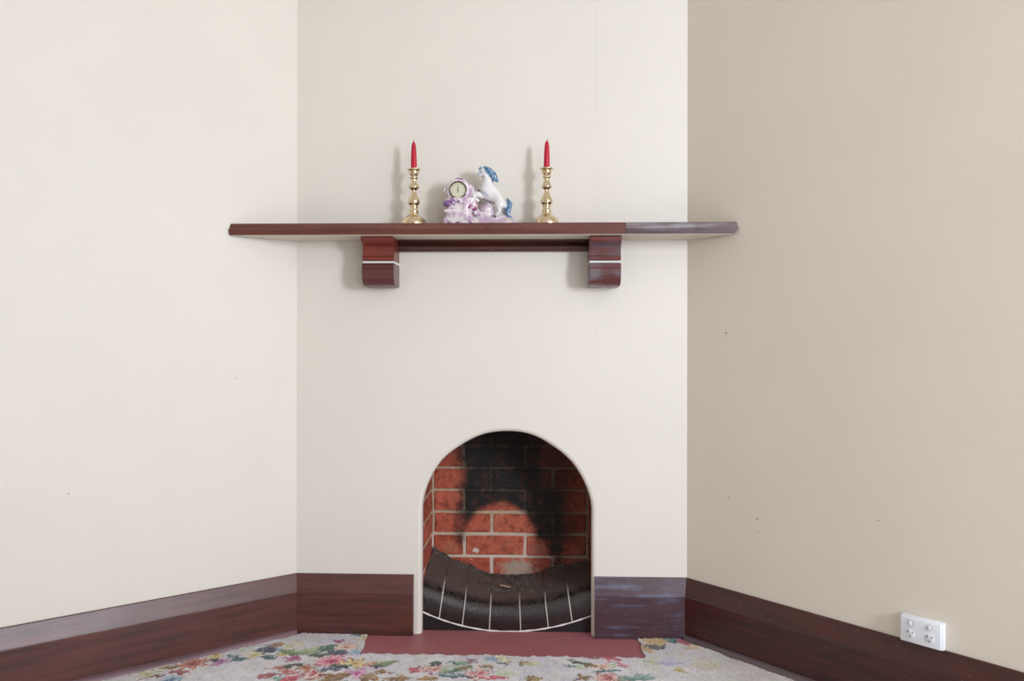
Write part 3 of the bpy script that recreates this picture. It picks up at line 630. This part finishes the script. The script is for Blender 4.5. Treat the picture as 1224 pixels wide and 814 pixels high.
# draped rockery below the dial: a pleated pedestal and two swags
bm = bmesh.new(); nU, nV = 72, 14; rows = []
for j in range(nV+1):
    v_ = j/nV; row = []
    for i in range(nU):
        a = 2*math.pi*i/nU; wv = 1+.05*math.sin(a*17)*(1-v_)
        hw = (215-(35*math.sin(math.pi*v_)))*S; cx_ = H(325, 0).x
        row.append(bm.verts.new((cx_+hw*wv*math.copysign(abs(math.cos(a))**.7, math.cos(a)), .032*wv*math.copysign(abs(math.sin(a))**.7, math.sin(a))*(.9+.1*v_), H(0, 722-250*v_).z)))
    rows.append(row)
for A, B in zip(rows, rows[1:]):
    for i in range(nU): bm.faces.new((A[i], A[(i+1) % nU], B[(i+1) % nU], B[i]))
bm.faces.new(rows[0][::-1]); bm.faces.new(rows[-1]); link('pedestal', bm, 'lustre_pale', clock, smooth=0)
for i, (X, Y, rx, rz, yy, mt) in enumerate([(185, 535, 75, 45, -.020, 'purple'), (310, 520, 70, 38, -.024, 'purple'), (455, 570, 75, 60, -.018, 'magenta'), (200, 640, 85, 40, -.02, 'lustre_pale'), (630, 600, 80, 75, -.006, 'lustre_pale'), (600, 680, 110, 50, -.012, 'lustre_pale'), (790, 700, 130, 34, 0, 'lustre_pale'), (500, 660, 70, 60, -.02, 'lustre')]):
    bm = bmesh.new(); q = H(X, Y, yy); blob(bm, q, (rx*S, .016, rz*S), i, .22); link('rockery', bm, mt, clock, smooth=0)
# drum with bezel, dial, ticks, hands
dc = H(285, 378)
bm = bmesh.new(); lathe(bm, [(.02, .026), (.038, .024), (.0425, .016), (.0435, 0), (.0425, -.014), (.039, -.021), (.034, -.024), (.026, -.0245)], 48, (dc.x, dc.z), 'y'); drum = link('clock_drum', bm, 'lustre_pale', clock, smooth=0)
bm = bmesh.new(); nT = 40; ring = []
for i in range(nT):
    a = 2*math.pi*i/nT; ring.append([bm.verts.new((dc.x+(.0288+.0032*math.cos(b))*math.cos(a), -.026+.0024*math.sin(b), dc.z+(.0288+.0032*math.cos(b))*math.sin(a))) for b in [k*math.pi/4 for k in range(8)]])
for i in range(nT):
    A, B = ring[i], ring[(i+1) % nT]
    for k in range(8): bm.faces.new((A[k], A[(k+1) % 8], B[(k+1) % 8], B[k]))
link('bezel', bm, simple('steel_bezel', (112, 104, 92), .25, 1), clock, smooth=0)
bm = bmesh.new(); lathe(bm, [(.027, -.0242), (.0268, -.0258), (.003, -.0259)], 40, (dc.x, dc.z), 'y'); dial = link('dial', bm, simple('dial_cream', (214, 210, 182), .35), clock)
ink = simple('dial_ink', (44, 38, 28), .5)
for k in range(12):
    a = k*math.pi/6; bm = bmesh.new(); R1, R2 = (.0185, .0235)
    d_ = Vector((math.sin(a), 0, math.cos(a))); n_ = Vector((math.cos(a), 0, -math.sin(a)))*.0006; c0 = Vector((dc.x, -.0261, dc.z))
    V = [bm.verts.new(c0+d_*R_+n_*s_+Vector((0, yy, 0))) for yy in (0, .0004) for R_, s_ in ((R1, -1), (R1, 1), (R2, 1), (R2, -1))]
    for f in ((0, 1, 2, 3), (7, 6, 5, 4), (0, 4, 5, 1), (1, 5, 6, 2), (2, 6, 7, 3), (3, 7, 4, 0)): bm.faces.new([V[q] for q in f])
    link('hour_mark', bm, ink, dial)
for nm, a, L_, w_ in (('minute_hand', .02, .019, .0011), ('hour_hand', .03, .013, .0017), ('second_hand', math.pi, .011, .0016)):
    bm = bmesh.new(); d_ = Vector((math.sin(a), 0, math.cos(a))); n_ = Vector((math.cos(a), 0, -math.sin(a)))*w_; c0 = Vector((dc.x, -.0268, dc.z))
    V = [bm.verts.new(c0+q+Vector((0, yy, 0))) for yy in (0, .0004) for q in (-n_, n_, d_*L_+n_*.3, d_*L_-n_*.3)]
    for f in ((0, 1, 2, 3), (7, 6, 5, 4), (0, 4, 5, 1), (1, 5, 6, 2), (2, 6, 7, 3), (3, 7, 4, 0)): bm.faces.new([V[q] for q in f])
    link(nm, bm, ink, dial)
# purple hood moulding over the drum, and side scroll
bm = bmesh.new(); nT = 26; ring = []
for i in range(nT+1):
    a = math.radians(-8+ (188+14)*i/nT); rr_ = .0055*(.35+.65*math.sin(math.pi*i/nT))
    ring.append([bm.verts.new((dc.x+(.0405+rr_*math.cos(b))*math.cos(a), -.010+1.8*rr_*math.sin(b), dc.z+(.0405+rr_*math.cos(b))*math.sin(a))) for b in [k*math.pi/4 for k in range(8)]])
for A, B in zip(ring, ring[1:]):
    for k in range(8): bm.faces.new((A[k], A[(k+1) % 8], B[(k+1) % 8], B[k]))
bm.faces.new(ring[0][::-1]); bm.faces.new(ring[-1])
link('hood', bm, glaze('mauve_lustre', .5, [((150, 92, 150), .40, 30), ((216, 190, 206), .58, 30)]), clock, smooth=0)
def tube(pts, seg=8, flat=1.0):
    """pts: list of (Vector, radius); flat scales y"""
    bm = bmesh.new(); rings = []
    for i, (p_, r_) in enumerate(pts):
        d_ = (pts[min(i+1, len(pts)-1)][0]-pts[max(i-1, 0)][0]).normalized(); s_ = Vector((0, 1, 0)); s_ = (s_-d_*s_.dot(d_)).normalized(); n_ = d_.cross(s_)
        rings.append([bm.verts.new(p_+n_*r_*math.cos(a)+s_*r_*flat*math.sin(a)) for a in [2*math.pi*k/seg for k in range(seg)]])
    for A, B in zip(rings, rings[1:]):
        for k in range(seg): bm.faces.new((A[k], A[(k+1) % seg], B[(k+1) % seg], B[k]))
    bm.faces.new(rings[0][::-1]); bm.faces.new(rings[-1]); return bm
link('scroll', tube([(H(150, 330, -.01), .002), (H(125, 350, -.01), .004), (H(108, 375, -.01), .0045), (H(115, 392, -.01), .003), (H(130, 385, -.01), .002)]), 'porc', clock, smooth=0)
link('scroll', tube([(H(410, 300, -.008), .006), (H(440, 345, -.008), .010), (H(455, 400, -.008), .012), (H(440, 470, -.008), .014), (H(420, 540, -.01), .012)]), 'lustre_pale', clock, smooth=0)
# horse: one continuous skinned body
hv, he, hr = [], [], []
def chain(start, pts):
    prev = start
    for (X, Y, y, r) in pts:
        hv.append(H(X, Y, y)); hr.append(r*S); he.append((prev, len(hv)-1)) if prev is not None else None
        prev = len(hv)-1
    return prev
chain(None, [(838, 505, 0, 96)]); mid = chain(0, [(738, 448, 0, 94)]); chest = chain(mid, [(648, 400, 0, 96)])
nk = chain(chest, [(640, 312, -.002, 84), (640, 230, -.004, 66), (615, 145, -.006, 52)])
chain(nk, [(572, 160, -.008, 44), (540, 186, -.009, 31), (514, 208, -.010, 24)])
chain(nk, [(592, 108, -.006, 14), (578, 80, -.010, 5)])
chain(chest, [(570, 430, -.014, 52), (490, 432, -.019, 36), (466, 446, -.020, 32), (500, 490, -.020, 24), (545, 518, -.020, 24)])
chain(chest, [(580, 400, .008, 40), (520, 375, .008, 28), (500, 385, .008, 22), (478, 425, .006, 18)])
h1 = chain(0, [(812, 555, -.015, 76), (765, 592, -.019, 46), (795, 638, -.019, 28), (768, 670, -.019, 21), (738, 692, -.019, 24)])
h2 = chain(0, [(850, 560, .012, 70), (830, 610, .013, 40), (862, 650, .013, 26), (850, 690, .013, 22)])
me = bpy.data.meshes.new('horse'); me.from_pydata(hv, he, [])
hs = link('horse', me, 'horse', clock); md = hs.modifiers.new('skin', 'SKIN'); md.use_smooth_shade = True
for i, sv in enumerate(me.skin_vertices[0].data): sv.radius = (hr[i], hr[i]); sv.use_root = (i == 0)
md = hs.modifiers.new('sub', 'SUBSURF'); md.levels = 2; md.render_levels = 2
hs['label'] = 'rearing white porcelain horse'
for yy in (-.0205, ):
    bm = bmesh.new(); blob(bm, H(560, 156, yy), (.0024, .0014, .0022), 1, 0, 2); link('eye', bm, ink, hs, smooth=0)
bm = tube([(H(575, 95, -.006), .003), (H(600, 92, -.004), .007), (H(650, 118, -.003), .0100), (H(700, 165, -.002), .0115), (H(730, 215, -.001), .0105), (H(752, 250, 0), .006), (H(775, 268, 0), .001)], 10, 1.1)
link('mane', bm, 'mane', hs, smooth=0)
for (a, b, c_) in (((640, 130), (668, 190), (672, 250)), ((680, 160), (705, 220), (712, 285)), ((612, 110), (640, 165), (650, 215)), ((565, 90), (548, 112), (538, 132))):
    link('mane', tube([(H(*a, -.009), .003), (H(*b, -.013), .0045), (H(*c_, -.014), .0008)], 8), 'mane', hs, smooth=0)
link('tail', tube([(H(880, 470, 0), .004), (H(912, 530, -.004), .009), (H(900, 590, -.008), .011), (H(885, 640, -.009), .010), (H(905, 690, -.009), .007), (H(950, 718, -.008), .002)], 10), 'mane', hs, smooth=0)
for (X, Y, yy) in ((548, 521, -.020), (737, 697, -.019), (850, 696, .010)):
    bm = bmesh.new(); blob(bm, H(X, Y, yy), (.0042, .0042, .0036), 2, .05, 2); link('hoof', bm, simple('hoof_grey', (92, 78, 82), .25), hs, smooth=0)
# ------------------------------------------------------------------ power outlet on the right wall
pc = on_plane(1105, 757, PB, NR); sx = (pc-PB).dot(DR)
ow, oh = .115, .073
OZ = HB+oh/2+.002
out = empty('power_outlet', PB+DR*sx+Vector((0, 0, OZ)), 'white double power outlet with two switches above the skirting board', 'power outlet', rotz=math.atan2(DR.y, DR.x))
bm = bmesh.new(); add_box(bm, -ow/2-.001, ow/2+.001, -.016, 0, -oh/2-.001, oh/2+.001, .002, 2); link('mounting_block', bm, 'plastic', out, smooth=40)
bm = bmesh.new(); add_box(bm, -ow/2+.001, ow/2-.001, -.026, -.0165, -oh/2+.001, oh/2-.001, .003, 3); link('face_plate', bm, 'plastic', out, smooth=40)
for s_ in (-1, 1):
    xs = s_*.0265
    bm = bmesh.new(); lathe(bm, [(.0125, -.0262), (.0125, -.0272), (.0118, -.0277)], 28, (xs, -.0095), 'y'); sk = link('socket', bm, 'plastic', out, smooth=40)
    for (dx, dz, an) in ((-.0066, .0048, .55), (.0066, .0048, -.55), (0, -.0062, 0)):
        bm = bmesh.new(); add_box(bm, -.0010, .0010, -.0282, -.0272, -.0034, .0034); o = link('slot', bm, 'slot', sk); o.location = (xs+dx, 0, -.0095+dz); o.rotation_euler = (0, -an, 0)
    bm = bmesh.new(); lathe(bm, [(.0078, -.0262), (.0078, -.0275), (.0074, -.0278)], 24, (xs, .0205), 'y'); sw = link('switch', bm, 'plastic_grey', out, smooth=40)
    bm = bmesh.new(); V = add_box(bm, xs-.0048, xs+.0048, -.0305, -.0276, .0140, .0270, .0012, 2); link('rocker', bm, 'plastic', sw, smooth=40)
